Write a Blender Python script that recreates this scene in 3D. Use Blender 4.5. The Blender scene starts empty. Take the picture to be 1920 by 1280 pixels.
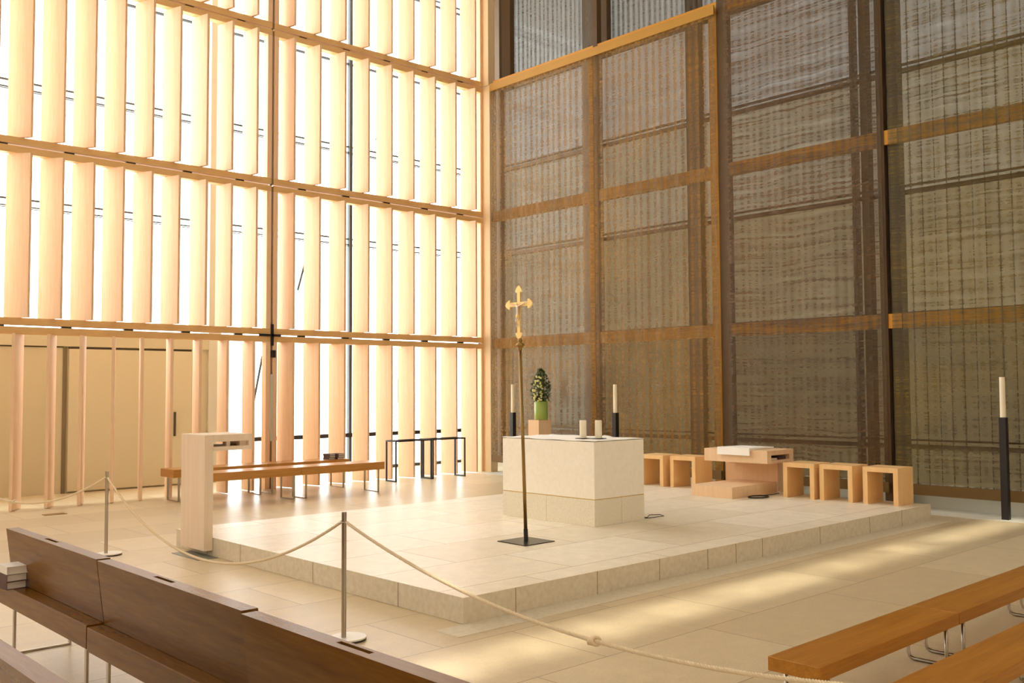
import bpy, bmesh, math, random
from mathutils import Vector, Matrix
random.seed(7)
S = bpy.context.scene
C = S.collection

# ------------------------------------------------------------------ camera, sky, sun, exposure
F_PX, YAW, PIT, ROL, CAM_H = 1795.6, .8186, .0494, .0055, 1.65
cd = bpy.data.cameras.new('camera'); cam = bpy.data.objects.new('camera', cd); C.objects.link(cam)
cd.sensor_width = 36; cd.lens = F_PX / 1920 * 36; cd.clip_end = 200
fw = Vector((math.cos(YAW) * math.cos(PIT), math.sin(YAW) * math.cos(PIT), math.sin(PIT)))
rt = Vector((math.sin(YAW), -math.cos(YAW), 0)); up = rt.cross(fw)
cr, sr = math.cos(ROL), math.sin(ROL)
R_ = rt * cr - up * sr
# image right = rt*cr - up*sr ; image up = rt*sr + up*cr
U_ = rt * sr + up * cr
M = Matrix((R_, U_, -fw)).transposed().to_4x4(); M.translation = Vector((0, 0, CAM_H))
cam.matrix_world = M
S.camera = cam

W = bpy.data.worlds.new('sky'); S.world = W; W.use_nodes = True
bg = W.node_tree.nodes['Background']; bg.inputs['Color'].default_value = (.975, .985, 1.0, 1); bg.inputs['Strength'].default_value = 6.7
sd = bpy.data.lights.new('sun', 'SUN'); sd.energy = 5.6; sd.angle = math.radians(2.6); sd.color = (1, .93, .74)
sun = bpy.data.objects.new('sun', sd); C.objects.link(sun)
SLOT_Z, STREAK_Y, SLOT_Y = 10.9, 4.43, 2.6
sun.rotation_euler = Vector((0, SLOT_Y - STREAK_Y, SLOT_Z)).to_track_quat('Z', 'Y').to_euler()
sun.location = (6, 2, 20)

S.view_settings.view_transform = 'Standard'; S.view_settings.look = 'None'
S.view_settings.gamma = 1; S.view_settings.use_curve_mapping = False
S.view_settings.exposure = 0.0
S.cycles.use_denoising = True
S.cycles.max_bounces = 10; S.cycles.diffuse_bounces = 6; S.cycles.transparent_max_bounces = 32
S.cycles.sample_clamp_indirect = 6
S.cycles.caustics_reflective = False; S.cycles.caustics_refractive = False

# ------------------------------------------------------------------ materials
def lin(c):
    return tuple(((v / 255) / 12.92 if v / 255 <= .04045 else ((v / 255 + .055) / 1.055) ** 2.4) for v in c) + (1,)
class NT:
    def __init__(s, name):
        s.m = bpy.data.materials.new(name); s.m.use_nodes = True; s.t = s.m.node_tree; s.n = s.t.nodes; s.l = s.t.links
        s.b = s.n['Principled BSDF']; s.out = s.n['Material Output']
    def node(s, typ, **kw):
        n = s.n.new(typ)
        for k, v in kw.items():
            if k in n.inputs: n.inputs[k].default_value = v
            else: setattr(n, k, v)
        return n
    def link(s, a, b): s.l.new(a, b)
    def coords(s, scale=(1, 1, 1), kind='Object'):
        tc = s.node('ShaderNodeTexCoord'); mp = s.node('ShaderNodeMapping'); mp.inputs['Scale'].default_value = scale
        s.link(tc.outputs[kind], mp.inputs['Vector']); return mp.outputs[0]
def plain(name, rgb, rough=.5, metal=0, spec=.5):
    t = NT(name); t.b.inputs['Base Color'].default_value = lin(rgb); t.b.inputs['Roughness'].default_value = rough
    t.b.inputs['Metallic'].default_value = metal; t.b.inputs['Specular IOR Level'].default_value = spec
    # faint unevenness so no surface is dead flat
    nz = t.node('ShaderNodeTexNoise', Scale=9.0, Detail=4.0); t.link(t.coords(), nz.inputs['Vector'])
    bp = t.node('ShaderNodeBump', Strength=.03, Distance=.01); t.link(nz.outputs['Fac'], bp.inputs['Height']); t.link(bp.outputs[0], t.b.inputs['Normal'])
    return t.m
def wood(name, c1, c2, axis='z', rough=.5, fine=1.0, spec=.3, bump=.05):
    t = NT(name)
    sc = {'z': (14, 14, .9), 'x': (.9, 14, 14), 'y': (14, .9, 14)}[axis]
    v = t.coords(tuple(a * fine for a in sc))
    n1 = t.node('ShaderNodeTexNoise', Scale=2.2, Detail=8.0, Roughness=.6, Distortion=.35); t.link(v, n1.inputs['Vector'])
    n2 = t.node('ShaderNodeTexNoise', Scale=11.0, Detail=3.0); t.link(v, n2.inputs['Vector'])
    mx = t.node('ShaderNodeMath', operation='MULTIPLY_ADD'); mx.inputs[1].default_value = .35
    t.link(n2.outputs['Fac'], mx.inputs[0]); 
    sb = t.node('ShaderNodeMath', operation='MULTIPLY'); sb.inputs[1].default_value = .75; t.link(n1.outputs['Fac'], sb.inputs[0])
    t.link(sb.outputs[0], mx.inputs[2])
    r = t.node('ShaderNodeValToRGB'); r.color_ramp.elements[0].position = .34; r.color_ramp.elements[0].color = lin(c1)
    r.color_ramp.elements[1].position = .72; r.color_ramp.elements[1].color = lin(c2)
    t.link(mx.outputs[0], r.inputs[0]); t.link(r.outputs[0], t.b.inputs['Base Color'])
    t.b.inputs['Roughness'].default_value = rough; t.b.inputs['Specular IOR Level'].default_value = spec
    bp = t.node('ShaderNodeBump', Strength=bump, Distance=.004); t.link(n1.outputs['Fac'], bp.inputs['Height']); t.link(bp.outputs[0], t.b.inputs['Normal'])
    return t.m
def slabs(name, ca, cb, bw, rh, rough, off=(0, 0, 0), mortar=(150, 125, 90), msize=.004, rot=0):
    t = NT(name)
    tc = t.node('ShaderNodeTexCoord'); mp = t.node('ShaderNodeMapping'); mp.inputs['Location'].default_value = off; mp.inputs['Rotation'].default_value = (0, 0, rot)
    t.link(tc.outputs['Object'], mp.inputs['Vector'])
    b = t.node('ShaderNodeTexBrick', Scale=1.0); b.inputs['Brick Width'].default_value = bw; b.inputs['Row Height'].default_value = rh
    b.inputs['Mortar Size'].default_value = msize; b.inputs['Mortar Smooth'].default_value = .3; b.inputs['Bias'].default_value = 0
    b.offset = .37; b.inputs['Color1'].default_value = lin(ca); b.inputs['Color2'].default_value = lin(cb); b.inputs['Mortar'].default_value = lin(mortar)
    t.link(mp.outputs[0], b.inputs['Vector'])
    n = t.node('ShaderNodeTexNoise', Scale=6.0, Detail=10.0, Roughness=.65); t.link(mp.outputs[0], n.inputs['Vector'])
    n2 = t.node('ShaderNodeTexNoise', Scale=55.0, Detail=6.0, Roughness=.7); t.link(mp.outputs[0], n2.inputs['Vector'])
    add = t.node('ShaderNodeMath', operation='ADD'); t.link(n.outputs['Fac'], add.inputs[0]); t.link(n2.outputs['Fac'], add.inputs[1])
    mr = t.node('ShaderNodeMapRange'); mr.inputs['From Min'].default_value = .75; mr.inputs['From Max'].default_value = 1.3
    mr.inputs['To Min'].default_value = .86; mr.inputs['To Max'].default_value = 1.08
    t.link(add.outputs[0], mr.inputs[0])
    mu = t.node('ShaderNodeMix', data_type='RGBA', blend_type='MULTIPLY'); mu.inputs[0].default_value = 1
    t.link(b.outputs['Color'], mu.inputs[6]); t.link(mr.outputs[0], mu.inputs[7])
    t.link(mu.outputs[2], t.b.inputs['Base Color'])
    r2 = t.node('ShaderNodeMapRange'); r2.inputs['To Min'].default_value = rough - .08; r2.inputs['To Max'].default_value = rough + .12
    t.link(n.outputs['Fac'], r2.inputs[0]); t.link(r2.outputs[0], t.b.inputs['Roughness'])
    t.b.inputs['Specular IOR Level'].default_value = .42
    return t.m
def stone(name, ca, cb, rough=.75, sc=30):
    t = NT(name); v = t.coords()
    n = t.node('ShaderNodeTexNoise', Scale=float(sc), Detail=8.0, Roughness=.7); t.link(v, n.inputs['Vector'])
    r = t.node('ShaderNodeValToRGB'); r.color_ramp.elements[0].position = .3; r.color_ramp.elements[0].color = lin(ca)
    r.color_ramp.elements[1].position = .62; r.color_ramp.elements[1].color = lin(cb)
    t.link(n.outputs['Fac'], r.inputs[0]); t.link(r.outputs[0], t.b.inputs['Base Color']); t.b.inputs['Roughness'].default_value = rough
    t.b.inputs['Specular IOR Level'].default_value = .2
    bp = t.node('ShaderNodeBump', Strength=.15, Distance=.004); t.link(n.outputs['Fac'], bp.inputs['Height']); t.link(bp.outputs[0], t.b.inputs['Normal'])
    return t.m
def mesh_cloth(name, col_a, col_b, cover, stripe, stripe_amt, wave, weft_amt=1.2, weft_z=34, cable=.3, metal=.35):
    """woven metal curtain hanging in a YZ plane: wires with open gaps between them"""
    t = NT(name)
    tc = t.node('ShaderNodeTexCoord')
    def ma(a, b, op, k=None):
        n = t.node('ShaderNodeMath', operation=op); t.link(a, n.inputs[0])
        if b is not None: t.link(b, n.inputs[1])
        else: n.inputs[1].default_value = k
        return n.outputs[0]
    low = t.node('ShaderNodeTexNoise', Scale=1.1, Detail=2.0); t.link(tc.outputs['Object'], low.inputs['Vector'])
    sep = t.node('ShaderNodeSeparateXYZ'); t.link(tc.outputs['Object'], sep.inputs[0])
    cmb = t.node('ShaderNodeCombineXYZ'); t.link(sep.outputs[0], cmb.inputs[0]); t.link(sep.outputs[1], cmb.inputs[1])
    t.link(ma(sep.outputs[2], ma(low.outputs['Fac'], None, 'MULTIPLY', wave), 'ADD'), cmb.inputs[2])
    def mapped(sc):
        mp = t.node('ShaderNodeMapping'); mp.inputs['Scale'].default_value = sc; t.link(cmb.outputs[0], mp.inputs['Vector']); return mp.outputs[0]
    weft = t.node('ShaderNodeTexNoise', Scale=1.0, Detail=2.0, Roughness=.5); t.link(mapped((1, .5, weft_z)), weft.inputs['Vector'])
    fine = t.node('ShaderNodeTexNoise', Scale=1.0, Detail=1.0); t.link(mapped((1, 3.5, 75)), fine.inputs['Vector'])
    wv = t.node('ShaderNodeTexWave', Scale=stripe, Distortion=.0); wv.wave_type = 'BANDS'; wv.bands_direction = 'Y'; wv.wave_profile = 'SIN'
    t.link(tc.outputs['Object'], wv.inputs['Vector'])
    lw = t.node('ShaderNodeTexWave', Scale=1.95, Distortion=0.0); lw.wave_type = 'BANDS'; lw.bands_direction = 'Y'
    t.link(tc.outputs['Object'], lw.inputs['Vector'])
    lp = t.node('ShaderNodeMath', operation='POWER'); lp.inputs[1].default_value = 34; t.link(lw.outputs['Fac'], lp.inputs[0])
    w1 = ma(ma(weft.outputs['Fac'], None, 'SUBTRACT', .5), None, 'MULTIPLY', weft_amt)
    w2 = ma(ma(fine.outputs['Fac'], None, 'SUBTRACT', .5), None, 'MULTIPLY', .6)
    w3 = ma(ma(wv.outputs['Fac'], None, 'SUBTRACT', .5), None, 'MULTIPLY', stripe_amt)
    tot = ma(ma(ma(w1, w2, 'ADD'), w3, 'ADD'), None, 'ADD', cover)
    cl = t.node('ShaderNodeClamp', Min=.08, Max=.97); t.link(tot, cl.inputs[0])
    cn = t.node('ShaderNodeTexNoise', Scale=.55, Detail=3.0); t.link(mapped((1, 1, 1.4)), cn.inputs['Vector'])
    r = t.node('ShaderNodeValToRGB'); r.color_ramp.elements[0].position = .38; r.color_ramp.elements[0].color = lin(col_a)
    r.color_ramp.elements[1].position = .62; r.color_ramp.elements[1].color = lin(col_b)
    t.link(cn.outputs['Fac'], r.inputs[0])
    dk = t.node('ShaderNodeMix', data_type='RGBA', blend_type='MIX'); dk.inputs[7].default_value = lin((48, 40, 34))
    t.link(ma(lp.outputs[0], None, 'MULTIPLY', cable * 1.6), dk.inputs[0]); t.link(r.outputs[0], dk.inputs[6]); t.link(dk.outputs[2], t.b.inputs['Base Color'])
    cl2 = t.node('ShaderNodeClamp', Min=.08, Max=.98); t.link(ma(cl.outputs[0], ma(lp.outputs[0], None, 'MULTIPLY', cable), 'ADD'), cl2.inputs[0])
    t.b.inputs['Metallic'].default_value = metal; t.b.inputs['Roughness'].default_value = .6
    tr = t.node('ShaderNodeBsdfTransparent'); mix = t.node('ShaderNodeMixShader')
    t.link(cl2.outputs[0], mix.inputs[0]); t.link(tr.outputs[0], mix.inputs[1]); t.link(t.b.outputs[0], mix.inputs[2]); t.link(mix.outputs[0], t.out.inputs[0])
    return t.m
def glass(name, tint, gl=.06):
    t = NT(name); tr = t.node('ShaderNodeBsdfTransparent'); tr.inputs[0].default_value = tint
    g = t.node('ShaderNodeBsdfGlossy'); g.inputs['Roughness'].default_value = .08; g.inputs['Color'].default_value = (.9, .92, .9, 1)
    m = t.node('ShaderNodeMixShader'); m.inputs[0].default_value = gl
    t.link(tr.outputs[0], m.inputs[1]); t.link(g.outputs[0], m.inputs[2]); t.link(m.outputs[0], t.out.inputs[0]); return t.m

MAT = dict(
    maple=wood('maple louvre wood', (229, 191, 153), (239, 208, 175), 'z', .55),
    maple_x=wood('maple rail wood', (214, 172, 112), (226, 188, 132), 'x', .55),
    post=wood('pale corner wood', (214, 188, 146), (224, 200, 160), 'z', .6),
    floor=slabs('limestone floor slabs', (204, 186, 152), (222, 206, 174), 1.62, .86, .30, off=(.35, .32, 0)),
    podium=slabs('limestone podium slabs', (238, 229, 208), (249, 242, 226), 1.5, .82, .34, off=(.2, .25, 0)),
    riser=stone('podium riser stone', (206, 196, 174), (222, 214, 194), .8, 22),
    strip=stone('pale marble strip', (214, 214, 202), (226, 226, 216), .35, 6),
    altar=stone('white limestone', (244, 238, 222), (250, 246, 234), .8, 20),
    altar_base=stone('coarse limestone', (222, 214, 192), (240, 234, 216), .85, 60),
    gap=plain('door gap', (120, 106, 80), .9), mortar=plain('pale mortar', (150, 136, 108), .9), joint=plain('gilded joint', (205, 170, 96), .5),
    pink=wood('pinkish maple veneer', (226, 192, 152), (236, 206, 170), 'z', .6, .6),
    ambo=wood('pale maple veneer', (226, 206, 182), (236, 219, 197), 'z', .6, .5),
    stool=wood('honey maple veneer', (230, 188, 130), (240, 202, 148), 'z', .5, .5),
    bench=wood('golden oak bench', (172, 118, 54), (200, 146, 76), 'x', .34, .8, .4),
    kneel=wood('orange oak board', (148, 94, 26), (184, 126, 46), 'x', .3, .7, .4),
    pew=wood('brown oak veneer', (94, 60, 20), (120, 80, 30), 'y', .27, .8, .14, .002),
    steel=plain('brushed steel', (178, 170, 156), .28, 1),
    white=plain('white enamel', (238, 236, 228), .35),
    black=plain('black lacquer', (26, 20, 22), .45),
    blacksteel=plain('dark burnished steel', (70, 68, 66), .3, .9),
    wax=plain('cream wax', (240, 232, 208), .5),
    linen=plain('white altar linen', (250, 249, 245), .9),
    gold=plain('gold plate', (246, 218, 150), .35, .55),
    oldgold=plain('tarnished brass', (150, 120, 66), .35, .8),
    silver=plain('silvered figure', (214, 196, 176), .35, .7),
    rope=plain('cream cotton rope', (226, 208, 176), .85),
    vase=plain('lime green glass vase', (150, 176, 88), .25),
    leaf=plain('dark green leaves', (66, 84, 36), .5),
    petal=plain('cream blossoms', (226, 222, 150), .6),
    paper=plain('book pages', (226, 220, 210), .8), cover=plain('dark book cover', (84, 60, 56), .6), cover2=plain('white book cover', (226, 220, 212), .6),
    concrete=plain('taupe painted panel', (190, 180, 152), .7), concrete2=plain('taupe door leaf', (198, 188, 160), .7), dark=plain('dark shadow gap', (70, 60, 44), .8),
    column=plain('grey concrete column', (196, 192, 178), .7), gluing=plain('glazing steel', (70, 74, 76), .5),
    plinth=plain('white plinth', (222, 222, 210), .6),
    ceil=plain('white ceiling', (244, 240, 228), .8), wallr=wood('maple wall boarding', (232, 210, 176), (240, 222, 192), 'z', .6),
    beam=plain('gold anodised beam', (200, 142, 42), .5, .2), frame=plain('bronze frame', (84, 62, 32), .55, .2), lightframe=plain('aged bronze hem', (112, 84, 40), .55, .2),
    hem=plain('brass hem', (176, 132, 44), .55, .15), pine=plain('picture green', (120, 140, 120), .6),
    glassL=glass('clear facade glass', (.97, .985, .97, 1), .04), glassB=glass('tinted entrance glass', (.48, .49, .49, 1), .04), grille=plain('grey floor plate', (128, 130, 116), .4),
    meshA=mesh_cloth('bronze woven curtain', (132, 98, 40), (112, 86, 48), .60, 2.1, .38, .05, .6, 42, .05),
    meshB=mesh_cloth('brown woven curtain', (98, 72, 40), (84, 68, 48), .63, 2.6, .22, .16, 1.35, 30, .06),
    meshC=mesh_cloth('olive woven curtain', (108, 92, 46), (92, 80, 54), .60, 2.5, .20, .07, 1.2, 34, .38),
    meshU=mesh_cloth('grey woven curtain', (84, 78, 66), (96, 90, 80), .42, 2.6, .62, .03, .4, 60, .1),
)
for k, (v, g_, b_) in enumerate(((.175, .86, .58), (.22, .88, .64), (.24, .92, .75), (.245, .96, .88))): MAT['glassR%d' % k] = glass('row-dimmed facade glass %d' % k, (v, v * g_, v * b_, 1), .03)  # lower rows tinted darker and warmer, standing in for dimmer light outside

# ------------------------------------------------------------------ builders
class MB:
    def __init__(s): s.bm = bmesh.new()
    def box(s, x0, x1, y0, y1, z0, z1):
        vs = [s.bm.verts.new((x, y, z)) for z in (z0, z1) for y in (y0, y1) for x in (x0, x1)]
        for f in ((0, 2, 3, 1), (4, 5, 7, 6), (0, 1, 5, 4), (2, 6, 7, 3), (0, 4, 6, 2), (1, 3, 7, 5)): s.bm.faces.new([vs[i] for i in f])
        return vs
    def prism(s, pts, d, axis='y', a0=0.0):
        """closed outline pts (2-D) extruded from a0 by d along an axis"""
        def p3(p, t):
            return {'y': (p[0], t, p[1]), 'x': (t, p[0], p[1]), 'z': (p[0], p[1], t)}[axis]
        A = [s.bm.verts.new(p3(p, a0)) for p in pts]; B = [s.bm.verts.new(p3(p, a0 + d)) for p in pts]
        s.bm.faces.new(A); s.bm.faces.new(B[::-1])
        for i in range(len(pts)):
            j = (i + 1) % len(pts); s.bm.faces.new((A[j], A[i], B[i], B[j]))
    def cyl(s, c, r, h, n=24, r2=None):
        r2 = r if r2 is None else r2
        A = [s.bm.verts.new((c[0] + r * math.cos(2 * math.pi * i / n), c[1] + r * math.sin(2 * math.pi * i / n), c[2])) for i in range(n)]
        B = [s.bm.verts.new((c[0] + r2 * math.cos(2 * math.pi * i / n), c[1] + r2 * math.sin(2 * math.pi * i / n), c[2] + h)) for i in range(n)]
        s.bm.faces.new(A[::-1]); s.bm.faces.new(B)
        for i in range(n): s.bm.faces.new((A[i], A[(i + 1) % n], B[(i + 1) % n], B[i]))
    def lathe(s, c, prof, n=24):
        rings = [[s.bm.verts.new((c[0] + r * math.cos(2 * math.pi * i / n), c[1] + r * math.sin(2 * math.pi * i / n), c[2] + z)) for i in range(n)] for r, z in prof]
        for a, b in zip(rings, rings[1:]):
            for i in range(n): s.bm.faces.new((a[i], a[(i + 1) % n], b[(i + 1) % n], b[i]))
        s.bm.faces.new(rings[0][::-1]); s.bm.faces.new(rings[-1])
    def tube(s, pts, r, n=10, closed=False, radii=None):
        pts = [Vector(p) for p in pts]; rings = []; N = len(pts); prev = None
        for i, p in enumerate(pts):
            a = pts[(i - 1) % N] if (closed or i > 0) else p; b = pts[(i + 1) % N] if (closed or i < N - 1) else p
            t = (b - a).normalized()
            ref = Vector((0, 0, 1)) if abs(t.z) < .9 else Vector((1, 0, 0))
            if prev is not None: ref = prev
            u = (ref - t * ref.dot(t)).normalized(); prev = u; v = t.cross(u); rr = radii[i] if radii else r
            rings.append([s.bm.verts.new(p + (u * math.cos(2 * math.pi * k / n) + v * math.sin(2 * math.pi * k / n)) * rr) for k in range(n)])
        for i in range(N if closed else N - 1):
            A, B = rings[i], rings[(i + 1) % N]
            for k in range(n): s.bm.faces.new((A[k], A[(k + 1) % n], B[(k + 1) % n], B[k]))
        if not closed: s.bm.faces.new(rings[0][::-1]); s.bm.faces.new(rings[-1])
    def ball(s, c, r, sub=2, sc=(1, 1, 1)):
        g = bmesh.ops.create_icosphere(s.bm, subdivisions=sub, radius=r)
        for v in g['verts']: v.co = Vector((v.co.x * sc[0], v.co.y * sc[1], v.co.z * sc[2])) + Vector(c)
    def build(s, name, mat, parent=None, bevel=0, smooth=False, xf=None):
        if xf is not None: bmesh.ops.transform(s.bm, matrix=xf, verts=s.bm.verts)
        bmesh.ops.recalc_face_normals(s.bm, faces=s.bm.faces)
        me = bpy.data.meshes.new(name); s.bm.to_mesh(me); s.bm.free()
        me.materials.append(MAT[mat] if isinstance(mat, str) else mat)
        o = bpy.data.objects.new(name, me); C.objects.link(o)
        if parent is not None: o.parent = parent
        if smooth: me.polygons.foreach_set('use_smooth', [True] * len(me.polygons))
        if bevel:
            b = o.modifiers.new('bevel', 'BEVEL'); b.width = bevel; b.segments = 2; b.limit_method = 'ANGLE'
        return o
def tag(o, label, cat, group=None):
    o['label'] = label; o['category'] = cat
    if group: o['group'] = group
    return o
def thing(name, label, cat, loc, rz=0, group=None):
    o = bpy.data.objects.new(name, None); C.objects.link(o); o.location = loc; o.rotation_euler = (0, 0, rz); o.empty_display_size = .1
    return tag(o, label, cat, group)
def struct(o): o['kind'] = 'structure'; return o
def copy_tree(o, parent=None):
    c = o.copy(); C.objects.link(c)
    if parent is not None: c.parent = parent
    for ch in list(o.children): copy_tree(ch, c)
    return c
def bx(name, mat, b, parent=None, bevel=0):
    m = MB(); m.box(*b); return m.build(name, mat, parent, bevel)

# ------------------------------------------------------------------ the shell
XC, YW = 12.79, 14.55          # planes of the woven curtain and of the louvre wall
GX, GY = 14.8, 16.8            # facade glass behind each
TOP = 10.9
struct(bx('floor', 'floor', (-9, 15.2, -6.2, 17.2, -.3, 0)))
struct(bx('trim_1', 'strip', (12.42, 13.14, -6.2, 14.25, 0, .004)))
m = MB()
for x0, x1, y0, y1 in ((-9, 15.2, SLOT_Y + .13, 17.2), (-9, 15.2, -6.2, SLOT_Y - .13)): m.box(x0, x1, y0, y1, TOP, TOP + .3)  # unseen slot left open, added to throw the sun streak on the floor
xs = [-9, 3.2, 4.0, 4.7, 5.35, 6.35, 7.9, 8.75, 9.2, 10.0, 10.3, 12.6, 15.2]
for a in xs[1:-1]: m.box(a - .07, a + .07, SLOT_Y - .17, SLOT_Y + .17, TOP, TOP + .3)  # added bars, spaced to break up the sun streak
m.box(-9, 3.2, SLOT_Y - .17, SLOT_Y + .17, TOP, TOP + .3); m.box(12.9, 15.2, SLOT_Y - .17, SLOT_Y + .17, TOP, TOP + .3)
struct(m.build('ceiling', 'ceil'))
m = MB()
for k in range(9): m.box(-9.3, -9, -6.2 + 2.86 * k, -5.7 + 2.86 * k, 0, TOP)
m.box(-9.28, -9.02, -6.2, 17.2, 0, 3.1)  # unseen low wall, added to keep bright glass out of the pew reflections
for z in (5.2, 7.9, 10.5): m.box(-9.25, -9.05, -6.2, 17.2, z, z + .16)
struct(m.build('wall_back', 'wallr'))
struct(bx('window_3', 'glassB', (-9.2, -9.18, -6.2, 17.2, 0, TOP)))
# right-hand long wall: maple uprights with glass between them, like the one on the left
m = MB(); x = -9
while x < 15.2:
    m.box(x, x + .34, -6.4, -6.0, 0, TOP); x += .45
for z in (0, 2.5, 5.05, 7.7, 10.4): m.box(-9, 15.2, -6.25, -6.05, z, z + .24)
struct(m.build('wall_right', 'wallr'))
# left wall outside the picture: same uprights, towards the entrance
m = MB(); x = -9
while x < 2.9:
    m.box(x, x + .16, 14.4, 14.72, 0, TOP); x += .5
for z in (0, 2.46, 5.02, 7.7, 10.4): m.box(-9, 3.2, 14.5, 14.66, z, z + .23)
m.box(3.2, 12.86, 14.5, 14.66, 10.42, TOP)
struct(m.build('wall_left', 'maple'))
# post and return that close the louvre wall at the corner
m = MB(); m.box(12.80, 12.98, 14.31, 14.62, 0, 7.82); m.box(12.80, 12.98, 14.345, 14.62, 7.83, TOP)
struct(m.build('trim_2', 'post'))

# facade glass and its bars, louvre side
w = struct(bx('window_1', 'glassL', (-9, 15.1, GY, GY + .02, .02, TOP)))
m = MB()
for z in (2.72, 4.715, 6.65, 8.53, 10.4):
    m.box(-9, 15.1, GY - .06, GY - .02, z + .045, z + .075)
    m.box(-9, 15.1, GY - .06, GY - .02, z - .065, z - .045); m.box(-9, 15.1, GY - .06, GY - .02, z - .09, z - .078)
m.build('glazing_bar', 'gluing', w)
bx('handrail', 'black', (7.9, 15.0, GY - .12, GY - .05, .68, .76), w)
bx('sill', 'gluing', (7.9, 15.0, GY - .1, GY - .04, 0, .06), w)
bx('mullion', 'gluing', (11.03, 11.10, GY - .1, GY - .02, 0, TOP), w)
m = MB()
for a, b in (((9.7, 16.5, 3.6), (10.1, 16.5, 5.0)), ((11.55, 16.5, 6.9), (11.9, 16.5, 8.0)), ((11.05, 16.5, 5.7), (11.35, 16.5, 6.6)), ((8.55, 16.5, .3), (8.95, 16.5, 2.3))): m.tube((a, b), .022, 8)
m.build('brace_rod', 'gluing', w)
# facade glass and frames behind the curtain
w2 = struct(bx('window_2', 'frame', (GX, GX + .03, -6.2, 16.8, .02, .10)))
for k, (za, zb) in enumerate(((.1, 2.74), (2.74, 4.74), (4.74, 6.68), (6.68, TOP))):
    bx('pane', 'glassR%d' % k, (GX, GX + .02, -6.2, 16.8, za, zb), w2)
m = MB()
for z in (.74, 2.72, 4.72, 6.66, 8.53):
    m.box(GX - .08, GX - .02, -6.2, 16.7, z - .05, z + .02); m.box(GX - .08, GX - .02, -6.2, 16.7, z + .07, z + .10)
m.build('glazing_bar', 'frame', w2)
for y0, y1 in ((12.995, 13.40), (10.47, 10.76), (7.432, 7.49), (7.20, 7.32), (4.6, 4.66), (2.0, 2.3), (15.98, 16.75)):
    bx('mullion', 'frame', (GX - .2, GX - .03, y0, y1, 0, TOP), w2)
struct(bx('trim_3', 'plinth', (13.12, 13.2, -6.2, 14.3, 0, .32)))
# steel frame right behind the curtain that carries it
m = MB()
for z in (2.567, 5.135, 7.81): m.box(XC + .06, XC + .16, -6.2, 14.26, z - .11, z + .09)
fr = tag(m.build('curtain_frame', 'beam'), 'gold horizontal steel beams of the frame that carries the woven curtains', 'frame')
for y0, y1 in ((11.42, 11.52), (11.53, 11.64), (8.845, 9.0), (8.655, 8.84), (6.10, 6.20)):
    g_ = y0 in (11.53, 8.845)
    bx('upright', 'beam' if g_ else 'frame', (XC + .05, XC + .17, y0, y1, .06, 7.7 if g_ else TOP), fr)
bx('upright', 'frame', (XC + .3, XC + .42, 11.40, 11.75, 7.75, TOP), fr); bx('upright', 'frame', (XC + .3, XC + .42, 14.0, 14.25, 7.75, TOP), fr)
tag(bx('steel_column', 'black', (12.93, 13.09, 5.93, 6.10, 0, TOP)), 'dark slim steel column in the gap between two woven curtains', 'column')

# ------------------------------------------------------------------ woven curtains
def curtain(y0, y1, z0, z1, x, mat, label, hem_top, step=.11, amp=.012):
    m = MB(); bm = m.bm; n = max(2, int((y1 - y0) / step)); nz = 8
    g = [[bm.verts.new((x + amp * math.sin(i * 1.7) * (1 - .4 * k / nz), y0 + (y1 - y0) * i / n, z0 + (z1 - z0) * k / nz)) for k in range(nz + 1)] for i in range(n + 1)]
    for i in range(n):
        for k in range(nz): bm.faces.new((g[i][k], g[i + 1][k], g[i + 1][k + 1], g[i][k + 1]))
    o = tag(m.build('woven_curtain', mat, smooth=True), label, 'curtain', 'woven metal curtains in front of the far glass wall')
    bx('bottom_hem', 'lightframe', (x - .014, x + .014, y0, y1, z0 - .0, z0 + .14), o)
    if hem_top: bx('top_hem', 'hem', (x - .03, x - .012, y0, y1, z1 - .15, z1), o)
    return o
curtain(8.84, 14.27, .203, 7.82, XC, 'meshA', 'bronze woven metal curtain between the corner post and the brown one, gold hem on top', True)
curtain(6.13, 8.70, .203, TOP - .02, XC + .02, 'meshB', 'brown woven metal curtain hanging behind the three right-hand stools', False)
curtain(-6.1, 6.02, .203, TOP - .02, XC + .01, 'meshC', 'olive woven metal curtain behind the tall candle stand at the right', False)
curtain(8.75, 14.15, 7.95, TOP - .02, 13.3, 'meshU', 'grey woven metal curtain set back above the gold hem', False)

# ------------------------------------------------------------------ louvre panels
Z = [0, 2.574, 5.13, 7.82, 10.42]
XM, XE, XS = 8.052, 12.80, 3.29
UL = [(3.20, 36), (3.645, 36), (4.088, 36.2), (4.53, 33), (4.97, 30), (5.412, 26.3), (5.857, 22), (6.297, 18.5), (6.756, 14), (7.195, 12), (7.65, 9)]
LL = [(3.66, -35), (4.115, -32.8), (4.565, -30), (4.997, -26.3), (5.444, -21.8), (5.865, -18.5), (6.307, -13.2), (6.756, -9.5), (7.198, -4.0), (7.649, -1.5)]
RR = [(x, 12.5) for x in (8.339, 8.846, 9.364, 9.867, 10.384, 10.894, 11.414, 11.932, 12.449)]
bw, bt = .38, .05
def blade_mesh(h):
    m = MB(); n = 7; prof = []
    for i in range(n): u = -1 + 2 * i / (n - 1); prof.append((bw / 2 * u, bt / 2 * (1 - .12 * u * u)))
    for i in range(n): u = 1 - 2 * i / (n - 1); prof.append((bw / 2 * u, -bt / 2 * (1 - .12 * u * u)))
    m.prism(prof, h, 'z', 0)
    bmesh.ops.recalc_face_normals(m.bm, faces=m.bm.faces)
    me = bpy.data.meshes.new('blade'); m.bm.to_mesh(me); m.bm.free(); me.materials.append(MAT['maple']); return me
ROWN = ['bottom', 'second', 'third', 'fourth']
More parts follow.
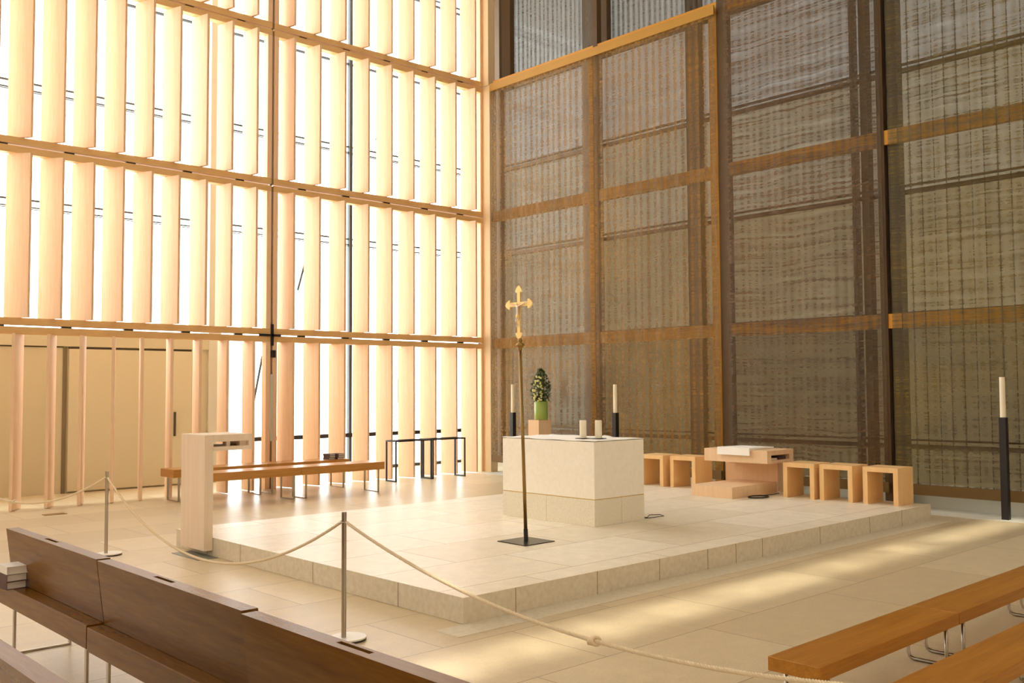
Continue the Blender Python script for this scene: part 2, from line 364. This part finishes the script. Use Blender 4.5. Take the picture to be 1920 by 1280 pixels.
for row in range(4):
    za, zb = Z[row] + (.0 if row == 0 else .013), Z[row + 1] - .013
    me = blade_mesh(zb - .10 - (za + (.10 if row else .012)))
    for side in (0, 1):
        xa, xb = ((XS, XM - .02) if side == 0 else (XM + .02, XE - .005))
        lab = 'maple louvre panel %s, %s row from the floor' % ('left of the central joint' if side == 0 else 'between the central joint and the corner', ROWN[row])
        p = thing('louvre_panel', lab, 'louvre panel', ((xa + xb) / 2, YW, za), 0, 'maple louvre panels of the window wall')
        ox = (xa + xb) / 2
        def part(name, x0, x1, z0, z1, mat, y0=-.02, y1=.12):
            return bx(name, mat, (x0 - ox, x1 - ox, y0, y1, z0 - za, z1 - za), p, .002)
        zl = za + (.1 if row else 0)
        tr_ = part('top_rail', xa, xb, zb - .10, zb, 'maple_x')
        if row: part('bottom_rail', xa, xb, za, za + .10, 'maple_x')
        if side == 0: part('stile', xb - .085, xb, zl, zb - .1, 'maple'); part('stile', xa, xa + .085, zl, zb - .1, 'maple')
        else: part('stile', xa, xa + .085, zl, zb - .1, 'maple'); part('stile', xb - .05, xb, zl, zb - .1, 'maple')
        for k in range(5):
            hx = xa + (xb - xa) * (.12 + .19 * k)
            if row < 3: part('hinge', hx - .07, hx + .07, zb, zb + .024, 'blacksteel', .0, .05).parent = tr_
        for x, a in (RR if side else (LL if row == 0 else UL[1:])):
            b = bpy.data.objects.new('blade', me); C.objects.link(b); b.parent = p
            b.location = (x - ox, .01, (.10 if row else .012)); b.rotation_euler = (0, 0, math.radians(a) + math.pi / 2)
# hardware on the central joint
m = MB(); m.box(XM - .022, XM + .022, 14.50, 14.53, 2.40, 2.76); m.box(XM - .24, XM + .16, 14.50, 14.53, 2.555, 2.592)
tag(m.build('cross_plate', 'black'), 'black steel plate shaped like a cross where four louvre panels meet', 'hinge plate')
tag(bx('lock_block', 'black', (XM - .015, XM + .055, 14.49, 14.53, 2.20, 2.32)), 'small black block in the joint just under the cross plate', 'lock')
tag(bx('cover_strip', 'column', (XM - .03, XM + .025, 14.505, 14.53, .80, 1.92)), 'pale grey strip closing the joint above the benches', 'strip')
m = MB(); m.box(XM - .012, XM + .012, 14.58, 14.62, 0, 10.4)
tag(m.build('joint_bar', 'gluing'), 'thin steel bar in the joint between left and right louvre panels', 'bar')

# ------------------------------------------------------------------ aisle behind the louvres
m = MB(); m.box(-9, 7.78, 16.35, 16.7, 0, 2.56)
wl = struct(m.build('wall_aisle', 'concrete'))
bx('header', 'concrete', (-9, 7.78, 16.31, 16.36, 2.38, 2.56), wl)
d = struct(bx('door_1', 'concrete2', (5.38, 7.46, 16.29, 16.35, .03, 2.34)))
bx('door_handle', 'dark', (7.14, 7.17, 16.26, 16.29, .86, 1.28), d)
bx('shadow_gap', 'gap', (5.30, 5.36, 16.335, 16.352, 0, 2.37), wl)
bx('shadow_gap', 'dark', (5.38, 7.47, 16.33, 16.352, 2.345, 2.372), wl)
bx('shadow_gap', 'dark', (-9, 5.3, 16.335, 16.353, 2.36, 2.378), wl)
tag(bx('concrete_column', 'column', (7.78, 8.02, 16.3, 16.65, 0, TOP)), 'grey concrete column seen between the blades beside the taupe door', 'column')
t = thing('wall_picture', 'small upright framed picture seen behind the black wire tables', 'picture', (12.27, 16.6, 1.36))
bx('frame', 'gluing', (-.07, .07, 0, .03, 0, .52), t); bx('print', 'pine', (-.05, .05, -.004, 0, .03, .44), t)
tag(bx('floor_socket', 'oldgold', (4.22, 4.5, 13.6, 13.75, 0, .006)), 'small brass floor plate by the foot of the first louvre blades', 'floor plate')

# ------------------------------------------------------------------ podium
PX, PX1, PY, PY1, PZ = 4.397, 12.0, 5.215, 9.93, .185
p = tag(bx('podium', 'podium', (PX, PX1, PY, PY1, .002, PZ)), 'low square-edged limestone podium that carries the altar', 'podium')
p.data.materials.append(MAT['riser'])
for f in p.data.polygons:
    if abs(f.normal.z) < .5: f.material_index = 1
m = MB()
for x in (4.9, 5.8, 6.6, 7.3, 7.75, 8.2, 9.3, 10.4, 11.2): m.box(x, x + .006, PY - .002, PY + .004, .003, PZ - .002)
for y in (5.98, 7.2, 8.5, 9.2): m.box(PX - .002, PX + .004, y, y + .006, .003, PZ - .002)
m.build('joint', 'mortar', p)
struct(bx('trim_4', 'riser', (PX - .25, PX1, PY - .25, PY, 0, .003)))

# ------------------------------------------------------------------ altar
AX0, AX1, AY0, AY1 = 7.603, 8.43, 6.86, 8.295
t = thing('altar', 'white limestone block altar with a gilded joint, on the podium', 'altar', ((AX0 + AX1) / 2, (AY0 + AY1) / 2, PZ))
hx, hy = (AX1 - AX0) / 2, (AY1 - AY0) / 2
bx('upper_block', 'altar', (-hx, hx, -hy, hy, .288, .895), t, .006)
bx('joint', 'joint', (-hx + .004, hx - .004, -hy + .004, hy - .004, .278, .29), t)
m = MB()
m.box(-hx, -hx + .44, -hy, -hy + .72, 0, .28); m.box(-hx + .444, hx, -hy, -hy + .72, 0, .28); m.box(-hx, hx, -hy + .724, hy, 0, .28)
m.build('base_course', 'altar_base', t, .003)
bx('joint', 'joint', (-hx + .002, hx - .002, -hy + .718, -hy + .726, 0, .279), t)
bx('joint', 'joint', (-hx + .438, -hx + .446, -hy + .002, -hy + .5, 0, .279), t)
# linen
m = MB(); bm = m.bm; nx, ny = 14, 22
zt = PZ + .9015
g = [[bm.verts.new((AX0 - .004 + (AX1 - AX0 + .008) * i / nx, AY0 - .004 + (AY1 - AY0 + .008) * j / ny, zt + .004 + .003 * math.sin(i * 1.3 + j * .9) + (.012 if (i > nx - 3 and j in (8, 9)) else 0))) for j in range(ny + 1)] for i in range(nx + 1)]
for i in range(nx):
    for j in range(ny): bm.faces.new((g[i][j], g[i + 1][j], g[i + 1][j + 1], g[i][j + 1]))
o = tag(m.build('altar_cloth', 'linen', smooth=True), 'thin white linen cloth lying on top of the altar', 'cloth')
so = o.modifiers.new('thickness', 'SOLIDIFY'); so.thickness = .004; so.offset = -1
for k, (cx, cy) in enumerate(((7.85, 7.245), (7.95, 7.105))):
    zz = zt + .0095
    tag(bx('candle_plate', 'black', (cx - .062, cx + .062, cy - .062, cy + .062, zz, zz + .006)), ('left' if k == 0 else 'right') + ' of the two thin square black plates under the altar candles', 'plate', 'plates under the altar candles')
    t = thing('pillar_candle', 'thick white pillar candle on the altar, ' + ('left of the pair' if k == 0 else 'right of the pair'), 'candle', (cx, cy, zz + .006), 0, 'pillar candles on the altar')
    m = MB(); m.lathe((0, 0, 0), ((.037, 0), (.038, .004), (.038, .190), (.034, .197), (.022, .193), (.004, .190))); wx = m.build('wax', 'wax', t, smooth=False)
    m = MB(); m.cyl((0, 0, .188), .0015, .014, 6); m.build('wick', 'black', wx)

# ------------------------------------------------------------------ processional cross
bxx, byy = 6.43, 6.69
t = thing('processional_cross', 'tall gold crucifix on a thin staff with flat steel foot before the altar', 'cross', (bxx, byy, PZ))
bx('foot_plate', 'blacksteel', (-.195, .195, -.195, .195, 0, .008), t)
Rt = Vector((math.sin(YAW), -math.cos(YAW), 0))
lean = Rt * (-.047); H1 = 1.86
m = MB(); m.tube(((0, 0, .008), (lean / H1 * .12) + Vector((0, 0, .12))), .021, 16); m.build('socket', 'black', t)
m = MB(); m.tube([Vector((0, 0, .1)) + lean / H1 * .1, lean + Vector((0, 0, H1))], .015, 14, radii=[.018, .0145]); m.build('staff', 'oldgold', t, smooth=True)
m = MB(); m.lathe((lean.x, lean.y, H1), ((.012, -.03), (.017, -.02), (.022, -.015), (.018, 0), (.038, .018), (.043, .03), (.034, .042), (.016, .052), (.02, .062), (.024, .074), (.018, .086), (.008, .1)), 20); m.build('knop', 'oldgold', t, smooth=True)
# cross lies in the Y-Z plane, facing the nave
cz, arm, hw = 2.285, .19, .021   # height of crossing over the podium, half width of arms, bar half-thickness
def trefoil(c, dirv, s):
    """pointed three-lobed end: list of (y,z) around tip going left side to right side"""
    n = Vector((-dirv[1], dirv[0])); d = Vector(dirv); c = Vector(c); P = []
    for a, b in ((0, hw), (.004, .026), (.0, .036), (.006, .045), (.018, .046), (.030, .038), (.040, .033), (.052, .024), (.062, .012), (.068, 0)):
        P.append((a, b))
    pts = [c + d * a * s + n * b * s ** .5 for a, b in P] + [c + d * a * s - n * b * s ** .5 for a, b in P[-2::-1]]
    return [(p.x, p.y) for p in pts]
m = MB(); out = []
out += trefoil((0, cz + .115), (0, 1), 1)          # top (left side first)
pts = []
top = trefoil((0, cz + .115), (0, 1), 1)
rgt = trefoil((arm - .068, cz), (1, 0), 1); bot = trefoil((0, cz - .275), (0, -1), 1); lft = trefoil((-arm + .068, cz), (-1, 0), 1)
pts = top + [(hw, cz + hw)] + rgt + [(hw, cz - hw)] + bot + [(-hw, cz - hw)] + lft + [(-hw, cz + hw)]
m.prism(pts, .014, 'x', -.007)
xf = Matrix.Translation((lean.x * 1.15, lean.y * 1.15, 0))
cx = m.build('cross', 'gold', t, .0015, xf=xf)
# corpus: one continuous figure grown with the skin modifier
def skin(name, mat, joints, edges, parent, root=0, sub=1):
    me = bpy.data.meshes.new(name); me.from_pydata([j[0] for j in joints], edges, []); me.materials.append(MAT[mat])
    o = bpy.data.objects.new(name, me); C.objects.link(o); o.parent = parent
    md = o.modifiers.new('skin', 'SKIN'); 
    for i, j in enumerate(joints): me.skin_vertices[0].data[i].radius = (j[1], j[1])
    me.skin_vertices[0].data[root].use_root = True
    s2 = o.modifiers.new('sub', 'SUBSURF'); s2.levels = sub; s2.render_levels = sub; return o
X0 = lean.x * 1.15 - .02; Y0 = lean.y * 1.15
def J(y, z, r, dx=0): return ((X0 + dx, Y0 + y, cz + z), r)
joints = [J(0, -.115, .012), J(.003, -.085, .011), J(.002, -.05, .014), J(0, -.022, .012), J(0, -.008, .006), J(.006, .012, .0105, -.006),
          J(.03, -.018, .0065), J(.07, -.004, .005), J(.105, .012, .004), J(.118, .014, .0045), J(-.03, -.018, .0065), J(-.07, -.004, .005), J(-.105, .012, .004), J(-.118, .014, .0045),
          J(.009, -.135, .009), J(.014, -.165, .0075, -.014), J(.006, -.205, .005), J(.003, -.222, .005, -.008), J(-.008, -.135, .009), J(.001, -.165, .0075, -.014), J(-.002, -.205, .005), J(-.003, -.222, .005, -.008)]
edges = [(0, 1), (1, 2), (2, 3), (3, 4), (4, 5), (3, 6), (6, 7), (7, 8), (8, 9), (3, 10), (10, 11), (11, 12), (12, 13), (0, 14), (14, 15), (15, 16), (16, 17), (0, 18), (18, 19), (19, 20), (20, 21)]
skin('figure', 'silver', joints, edges, cx)
m = MB(); m.lathe((X0, Y0, cz - .135), ((.019, 0), (.0185, .02), (.016, .034))); m.build('loincloth', 'gold', cx, smooth=True)

# ------------------------------------------------------------------ ambo (lectern)
ax0, ay0, ay1 = 4.30, 9.076, 9.615
t = thing('ambo', 'pale maple lectern, tall slab with slotted reading arm, at the podium edge', 'lectern', (ax0, ay0, .06))
m = MB(); W_ = ay1 - ay0
prof = [(0, 0), (.09, 0), (.09, 1.145), (0, 1.145)]
m.box(0, .093, 0, W_, 0, 1.145); m.build('upright', 'ambo', t, .002)
m = MB(); m.box(.093, .515, 0, W_, 1.075, 1.145); m.box(.478, .515, 0, W_, .985, 1.0755); m.box(.093, .478, 0, W_, .985, 1.026)
m.build('reading_arm', 'ambo', t)
bx('divider', 'ambo', (.25, .29, .04, .12, 1.0265, 1.0745), t); bx('divider', 'ambo', (.40, .4775, .05, .12, 1.0265, 1.0745), t)
bx('fixing_plate', 'blacksteel', (.094, .0965, .1, W_ - .1, .0, .05), t)
tag(bx('floor_grille', 'grille', (4.18, 4.39, 8.95, 9.55, 0, .005)), 'dark flat steel plate in the floor under the pale lectern', 'floor plate')

# ------------------------------------------------------------------ presider's seat and stools
t = thing('presider_seat', 'pinkish maple seat with broad footboard and thick upper slab between the stools', 'seat', (10.79, 7.30, PZ))
bx('footboard', 'pink', (0, 1.08, 0, .66, 0, .15), t, .003)
bx('back_panel', 'pink', (1.08, 1.22, -.02, .84, 0, .435), t, .002)
m = MB(); m.box(.56, 1.22, -.185, .835, .545, .61) ; m.box(.56, 1.22, .12, .835, .435, .5449); m.box(.56, .66, -.185, .12, .435, .5449); m.box(1.12, 1.22, -.185, .12, .435, .5449); m.box(.66, 1.12, -.185, .12, .435, .475)
m.build('upper_slab', 'pink', t)
m = MB(); bm = m.bm
pr = [(.515, .535), (.530, .535), (.540, .597), (.66, .6115), (1.14, .6115), (1.14, .632), (.66, .640), (.522, .640)]
m.prism(pr, .52, 'y', .07)
tag(m.build('seat_cushion', 'linen', None, .004, xf=Matrix.Translation((10.79, 7.30, PZ))), 'cream pad folded over the front of the pinkish seat slab', 'cushion')
for i, (a, b) in enumerate(((.70, .86), (.90, 1.08))):
    tag(bx('booklet', 'paper' if i == 0 else 'cover', (10.79 + a, 10.79 + b, 7.30 - .15, 7.30 + .06, PZ + .4765, PZ + .50 + .012 * i)), ('white' if i == 0 else 'dark') + ' booklet lying in the slot of the pinkish seat', 'booklet', 'booklets in the seat slot')
def stool(xf_, y0, lab):
    t = thing('stool', lab, 'stool', (xf_, y0, PZ), 0, 'honey maple stools on the podium')
    D, Wd, Hh, T = .42, .455, .462, .062
    if stool.proto is None:
        bx('seat', 'stool', (0, D, 0, Wd, Hh - .06, Hh), t, .002)
        bx('side_panel', 'stool', (0, D, 0, T, 0, Hh - .0605), t, .002); bx('side_panel', 'stool', (0, D, Wd - T, Wd, 0, Hh - .0605), t, .002)
        stool.proto = t
    else:
        for ch in stool.proto.children:
            c = ch.copy(); C.objects.link(c); c.parent = t
stool.proto = None
stool(11.52, 5.40, 'honey maple box stool at the right end of the row, nearest the podium corner')
stool(11.50, 5.985, 'honey maple box stool, middle one of the three right of the seat')
stool(11.47, 6.50, 'honey maple box stool just right of the pinkish seat')
stool(11.47, 8.385, 'honey maple box stool just left of the pinkish seat')
stool(11.42, 8.93, 'honey maple box stool half hidden behind the altar corner')

# cables
m = MB()
cpts = [Vector((11.16 + .17 * math.cos(a) , 7.14 + .115 * math.sin(a), PZ + .013 + .004 * math.sin(a * .37))) for a in [i * .35 for i in range(52)]]
cpts += [Vector((11.4, 7.2, PZ + .008)), Vector((11.65, 7.19, PZ + .008)), Vector((11.78, 7.2, PZ + .008))]
m.tube(cpts, .006, 6); c = tag(m.build('coiled_cable', 'black', smooth=True), 'black cable coiled on the podium beside the pinkish seat', 'cable')
m = MB(); m.cyl((11.78, 7.2, PZ + .002), .02, .03, 12); m.build('plug', 'white', c)
m = MB(); m.tube([Vector((8.47, 6.93, PZ + .02)), Vector((8.55, 6.92, PZ + .008)), Vector((8.75, 7.05, PZ + .006)), Vector((8.86, 6.98, PZ + .006)), Vector((8.8, 6.88, PZ + .006)), Vector((8.6, 6.88, PZ + .006)), Vector((8.46, 6.9, PZ + .008))], .004, 6)
c = tag(m.build('microphone_cable', 'black', smooth=True), 'thin black cable loop on the podium at the right corner of the altar', 'cable')
m = MB(); m.ball((8.475, 6.93, PZ + .022), .02, 2); m.build('plug', 'black', c, smooth=True)

# ------------------------------------------------------------------ candle stands and flowers
def candle_stand(x, y, zt_, ct, lab):
    t = thing('candle_stand', lab, 'candle stand', (x, y, 0), 0, 'tall black candle stands')
    bx('post', 'black', (-.042, .042, -.042, .042, 0, zt_), t, .003)
    m = MB(); m.cyl((0, 0, zt_), .034, ct - zt_ - .005, 20, .032); cn = m.build('candle', 'wax', t, smooth=False)
    m = MB(); m.cyl((0, 0, ct - .006), .0015, .014, 6); m.build('wick', 'black', cn)
candle_stand(12.60, 4.545, 1.263, 1.768, 'tall black square post with a long cream candle at the right edge')
candle_stand(12.30, 10.61, 1.240, 1.72, 'black square post with long cream candle behind the right end of the altar')
candle_stand(12.30, 13.13, 1.208, 1.738, 'black square post with long cream candle beside the flower pedestal')
t = tag(bx('flower_pedestal', 'pink', (-.14, .17, -.13, .14, 0, 1.09), None, .003), 'pinkish square wooden pedestal under the green vase', 'pedestal'); t.location = (12.14, 12.27, 0)
vx, vy, vz = 12.17, 12.25, 1.091
t = thing('vase_of_flowers', 'cylindrical lime green vase with dark leafy branches and cream blossoms', 'vase', (vx, vy, vz))
m = MB(); m.lathe((0, 0, 0), ((.112, 0), (.122, .006), (.124, .33), (.118, .334), (.112, .32), (.108, .02), (.01, .012)), 28); m.build('vase', 'vase', t, smooth=True)
m = MB()
for i in range(34):
    a = random.uniform(0, 6.28); r = random.uniform(.02, .1); h = random.uniform(.3, .62)
    m.tube([Vector((r * .5 * math.cos(a), r * .5 * math.sin(a), .1)), Vector((r * math.cos(a), r * math.sin(a), .35)), Vector((1.5 * r * math.cos(a), 1.5 * r * math.sin(a), .3 + h * .95))], .004, 5)
m.build('stem', 'leaf', t)
m = MB(); bm = m.bm
for i in range(620):
    z = .3 + .62 * random.random() ** 1.0; wd = .185 * math.sin(min(1, (z - .22) / .24) * 1.57) * (1 - max(0, z - .62) / .42); a = random.uniform(0, 6.28); r = wd * math.sqrt(random.random()) * 1.02
    c_ = Vector((r * math.cos(a), r * math.sin(a), z)); d1 = Vector((random.gauss(0, 1), random.gauss(0, 1), random.gauss(.3, .8))).normalized(); d2 = d1.cross(Vector((random.gauss(0, 1), random.gauss(0, 1), random.gauss(0, 1)))).normalized(); L = random.uniform(.022, .04)
    v = [bm.verts.new(c_ + d1 * L), bm.verts.new(c_ + d2 * L * .5 + d1 * L * .1), bm.verts.new(c_ - d1 * L), bm.verts.new(c_ - d2 * L * .5 + d1 * L * .1), bm.verts.new(c_ + d1.cross(d2) * .004)]
    for k in range(4): bm.faces.new((v[k], v[(k + 1) % 4], v[4]))
lf = m.build('leaves', 'leaf', t); lf['kind'] = 'stuff'
m = MB(); 
VIEW = Vector((-.68, -.73, 0)); SIDE = Vector((-.73, .68, 0))
for i in range(46):
    z = random.uniform(.34, .80); s = random.uniform(-.02, .15) * (1 if z < .7 else .6); q = random.uniform(.12, .18)
    c_ = SIDE * s + VIEW * q; m.ball((c_.x, c_.y, z), random.uniform(.015, .026), 1, (1, 1, .8))
b = m.build('blossoms', 'petal', t, smooth=True); b['kind'] = 'stuff'
m = MB(); m.tube([Vector((0, 0, .8)), Vector((.005, 0, .98)), Vector((.0, 0, 1.07))], .006, 6, radii=[.01, .007, .003]); m.build('twig', 'oldgold', t)

# ------------------------------------------------------------------ benches by the louvre wall
def leg_loop(parent, x, y0, y1, h, r=.011, name='leg_frame', mat='steel', w=.03, along='y'):
    """flat steel loop: two uprights joined on the floor"""
    m = MB()
    if along == 'y':
        m.box(x - w / 2, x + w / 2, y0, y0 + .014, 0, h); m.box(x - w / 2, x + w / 2, y1 - .014, y1, 0, h); m.box(x - w / 2, x + w / 2, y0 + .0139, y1 - .0139, 0, .012)
    else:
        m.box(y0, y0 + .014, x - w / 2, x + w / 2, 0, h); m.box(y1 - .014, y1, x - w / 2, x + w / 2, 0, h); m.box(y0 + .0139, y1 - .0139, x - w / 2, x + w / 2, 0, .012)
    return m.build(name, mat, parent, .002)
def wall_bench(x0, y0, lab):
    t = thing('bench', lab, 'bench', (x0, y0, 0), 0, 'golden oak benches before the louvre wall')
    bx('seat', 'bench', (0, 1.535, 0, .46, .36, .48), t, .003)
    for x in (.1, 1.435): leg_loop(t, x, .03, .43, .359)
for x0, y0, lab in ((6.10, 12.85, 'golden oak bench, left half of the front pair, partly behind the lectern'), (7.64, 12.85, 'golden oak bench, right half of the front pair, end towards the black tables'),
                    (6.06, 13.81, 'golden oak bench at the rear whose left end shows beside the lectern'), (7.60, 13.81, 'golden oak bench at the rear carrying two small stacks of books')):
    wall_bench(x0, y0, lab)
def book(x, y, z, w, d, h, rz, lab, group, cover='cover', spine='near'):
    t = thing('book', lab, 'book', (x, y, z), rz, group)
    bx('cover', cover, (-w / 2, w / 2, -d / 2, -d / 2 + .004, 0, h), t); c_ = t.children[0]
    m = MB(); m.box(-w / 2, w / 2, -d / 2, d / 2, 0, .003); m.box(-w / 2, w / 2, -d / 2, d / 2, h - .003, h); m.box(-w / 2, -w / 2 + .003, -d / 2, d / 2, .003, h - .003)
    bpy.data.objects.remove(c_); m.build('cover', cover, t)
    bx('pages', 'paper', (-w / 2 + .0032, w / 2 - .004, -d / 2 + .009, d / 2 - .004, .0032, h - .0032), t)
for s_, (bx_, by_) in enumerate(((8.84, 13.98), (8.98, 13.93))):
    for k in range(3):
        book(bx_ + .006 * (k % 2), by_, .4805 + .032 * k, .125, .18, .031, math.pi / 2 * 0 + .06 * k, 'small brown book in the %s stack on the rear bench, %s' % ('left' if s_ == 0 else 'right', ('bottom', 'middle', 'top')[k]), 'books on the rear bench')

# ------------------------------------------------------------------ black wire tables
for x0, x1, lab in ((10.20, 11.02, 'black wire-frame table, left of the two before the louvres'), (11.04, 11.83, 'black wire-frame table, right of the two before the louvres')):
    t = thing('wire_table', lab, 'table', (x0, 13.95, 0), 0, 'black wire-frame tables by the louvres'); L = x1 - x0; a = .024
    m = MB(); m.box(0, L, 0, a, .71, .735); m.box(0, L, .31 - a, .31, .71, .735); m.box(0, a, a, .31 - a, .71, .735); m.box(L - a, L, a, .31 - a, .71, .735); m.build('top_frame', 'black', t)
    for xx in (0, L - a):
        m = MB(); m.box(xx, xx + a, 0, a, 0, .7095); m.box(xx, xx + a, .31 - a, .31, 0, .7095); m.box(xx, xx + a, a, .31 - a, 0, a); m.build('leg_frame', 'black', t)

# ------------------------------------------------------------------ rope barrier
POSTS = [(2.93, 12.95), (3.69, 9.905), (3.588, 5.435), (3.62, .55)]
PLAB = ['slim steel barrier post beyond the left picture edge', 'slim steel barrier post with round foot, farther one, left of the lectern', 'slim steel barrier post with round foot, nearer one, before the podium corner', 'slim steel barrier post beyond the near picture edge']
for i, (x, y) in enumerate(POSTS):
    if i in (0,): pass
    t = thing('barrier_post', PLAB[i], 'barrier post', (x, y, 0), 0, 'steel posts of the rope barrier')
    m = MB(); m.lathe((0, 0, 0), ((.118, 0), (.12, .002), (.12, .011), (.118, .013)), 36); bp_ = m.build('base_plate', 'blacksteel', t)
    m = MB(); m.lathe((0, 0, .013), ((.1195, 0), (.12, .001), (.12, .008), (.118, .01)), 36); m.build('base_cover', 'white', bp_)
    m = MB(); m.cyl((-.035, .0, .022), .0165, .82, 20); po_ = m.build('pole', 'steel', t, smooth=False)
    m = MB(); m.tube([Vector((-.035 + .026 * math.cos(q), .026 * math.sin(q), .775)) for q in [k * math.pi / 6 for k in range(12)]], .005, 6, closed=True); m.build('rope_ring', 'steel', po_, smooth=True)
def rope(a, b, sag, lab, knots=(), zend=.775, low=.5):
    a, b = Vector((*a, zend)), Vector((*b, zend)); P = []; N = 260
    dvec = (b - a).normalized(); a = a + dvec * .03 + Vector((-.035, 0, 0)); b = b - dvec * .03 + Vector((-.035, 0, 0))
    for k in range(N + 1):
        u = k / N; q = a.lerp(b, u); s = 4 * u * (1 - u); q.z = zend - sag * (s ** 1.0); P.append(q)
    m = MB(); rr = .0105; perp = Vector((-dvec.y, dvec.x, 0)); ln = (b - a).length
    for ph in (0, 2.094, 4.189):
        pts = []
        M_ = 900
        for k in range(M_ + 1):
            u = k / M_; f = u * N; i = min(N - 1, int(f)); q = P[i].lerp(P[i + 1], f - i); an = u * ln / .042 * 2 * math.pi / 1.0 + ph
            pts.append(q + (perp * math.cos(an) + Vector((0, 0, 1)) * math.sin(an)) * .0055)
        m.tube(pts, .0062, 5)
    o = tag(m.build('rope', 'rope', smooth=True), lab, 'rope', 'cream ropes of the barrier')
    for u in knots:
        i = int(u * N); q = P[i]; mm = MB()
        for kk in range(3):
            cc = q + dvec * (kk - 1) * .014
            mm.tube([cc + (perp * math.cos(w) + Vector((0, 0, 1)) * math.sin(w)) * .017 + dvec * .012 * math.sin(w + kk) for w in [j * math.pi / 8 for j in range(16)]], .010, 7, closed=True)
        mm.build('knot', 'rope', o, smooth=True)
    return o
rope(POSTS[0], POSTS[1], .34, 'cream twisted rope running off the left edge of the picture', (.47,))
rope(POSTS[1], POSTS[2], .525, 'cream twisted rope sagging in front of the lectern foot')
rope(POSTS[2], POSTS[3], .372, 'cream twisted rope with a thick knot, crossing in front of the podium corner', (.453,))

# ------------------------------------------------------------------ pews and side boards
def pew(x, y0, y1, lab, group, books=False):
    """back leans to the camera side; seat runs under it towards the altar"""
    t = thing('pew', lab, 'pew', (x, y0, 0), 0, group); L = y1 - y0
    m = MB(); m.prism([(.0, .78), (.072, .78), (.115, .452), (.042, .452)], L, 'y', 0)
    bk = m.build('backrest', 'pew', t)
    m = MB(); yc = .735; m.box(.034, .056, yc, yc + .20, .742, .9); cut = m.build('cut', 'pew', None); cut.parent = t
    md = bk.modifiers.new('slot', 'BOOLEAN'); md.object = cut; md.operation = 'DIFFERENCE'; md.solver = 'EXACT'
    CUTS.append((bk, cut))
    bx('seat', 'pew', (-.045, .42, .0, L, .33, .45), t, .002)
    for yy in (.22, L - .08):
        leg_loop(t, yy, .03, .38, .3295, along='x')
    return t
CUTS = []
Y = [6.70, 5.112, 3.512, 1.91, .31]
pa = 'pews of the first row'
pew(1.846, Y[1] + .022, Y[0], 'brown oak pew with three white books on its seat, leftmost of the first row', pa)
pew(1.834, Y[2] + .022, Y[1] - .022, 'brown oak pew, middle one of the first row', pa)
pew(1.808, Y[3] + .022, Y[2] - .022, 'golden brown oak pew nearest the barrier post, first row', pa)
pew(.945, 2.98, 4.58, 'brown oak pew of the second row, cut off by the lower left corner', 'pews of the second row')
bpy.context.view_layer.update()
dg = bpy.context.evaluated_depsgraph_get()
for bk, cut in CUTS:
    me = bpy.data.meshes.new_from_object(bk.evaluated_get(dg)); bk.modifiers.clear(); bk.data = me
for bk, cut in CUTS: bpy.data.objects.remove(cut)
# the left seat runs on a little past its back, with the books on it
for k in range(3):
    book(1.812 + .003 * k, 6.46 - .01 * k, .4505 + .047 * k, .12, .17, .046, .12 - .05 * k, 'thick white hymn book on the left pew, %s of the stack' % ('bottom', 'middle', 'top')[k], 'white books on the left pew', 'cover2' if k == 2 else 'cover')

def side_board(x0, y0, y1, z1, th, lab, L=1.62):
    t = thing('low_bench', lab, 'bench', (x0, y0, 0), 0, 'low orange oak benches right of the podium'); w = y1 - y0
    bx('seat', 'kneel', (.002, L - .002, 0, w, z1 - th, z1), t, .003)
    for xx in (.12, L - .12):
        m = MB(); h = z1 - th
        m.tube([Vector((xx, .03, h)), Vector((xx, .03, .05)), Vector((xx, .04, .02)), Vector((xx, .07, .011)), Vector((xx, w - .07, .011)), Vector((xx, w - .04, .02)), Vector((xx, w - .03, .05)), Vector((xx, w - .03, h))], .011, 10)
        m.build('leg_frame', 'steel', t, smooth=True)
lb = ['nearest the rope', 'middle', 'farthest']
for k in range(3): side_board(4.275 + 1.625 * k, 2.41, 2.70, .30, .07, 'low orange oak bench %s, row nearest the podium' % ('with near end crossed by rope', 'second from the rope', 'third from the rope')[k])
for k in range(2): side_board(4.275 + 1.625 * k, 1.785, 2.07, .30, .07, 'low orange oak bench %s in the lower right corner, second row' % ('cut by the picture edge', 'beyond the cut one')[k])
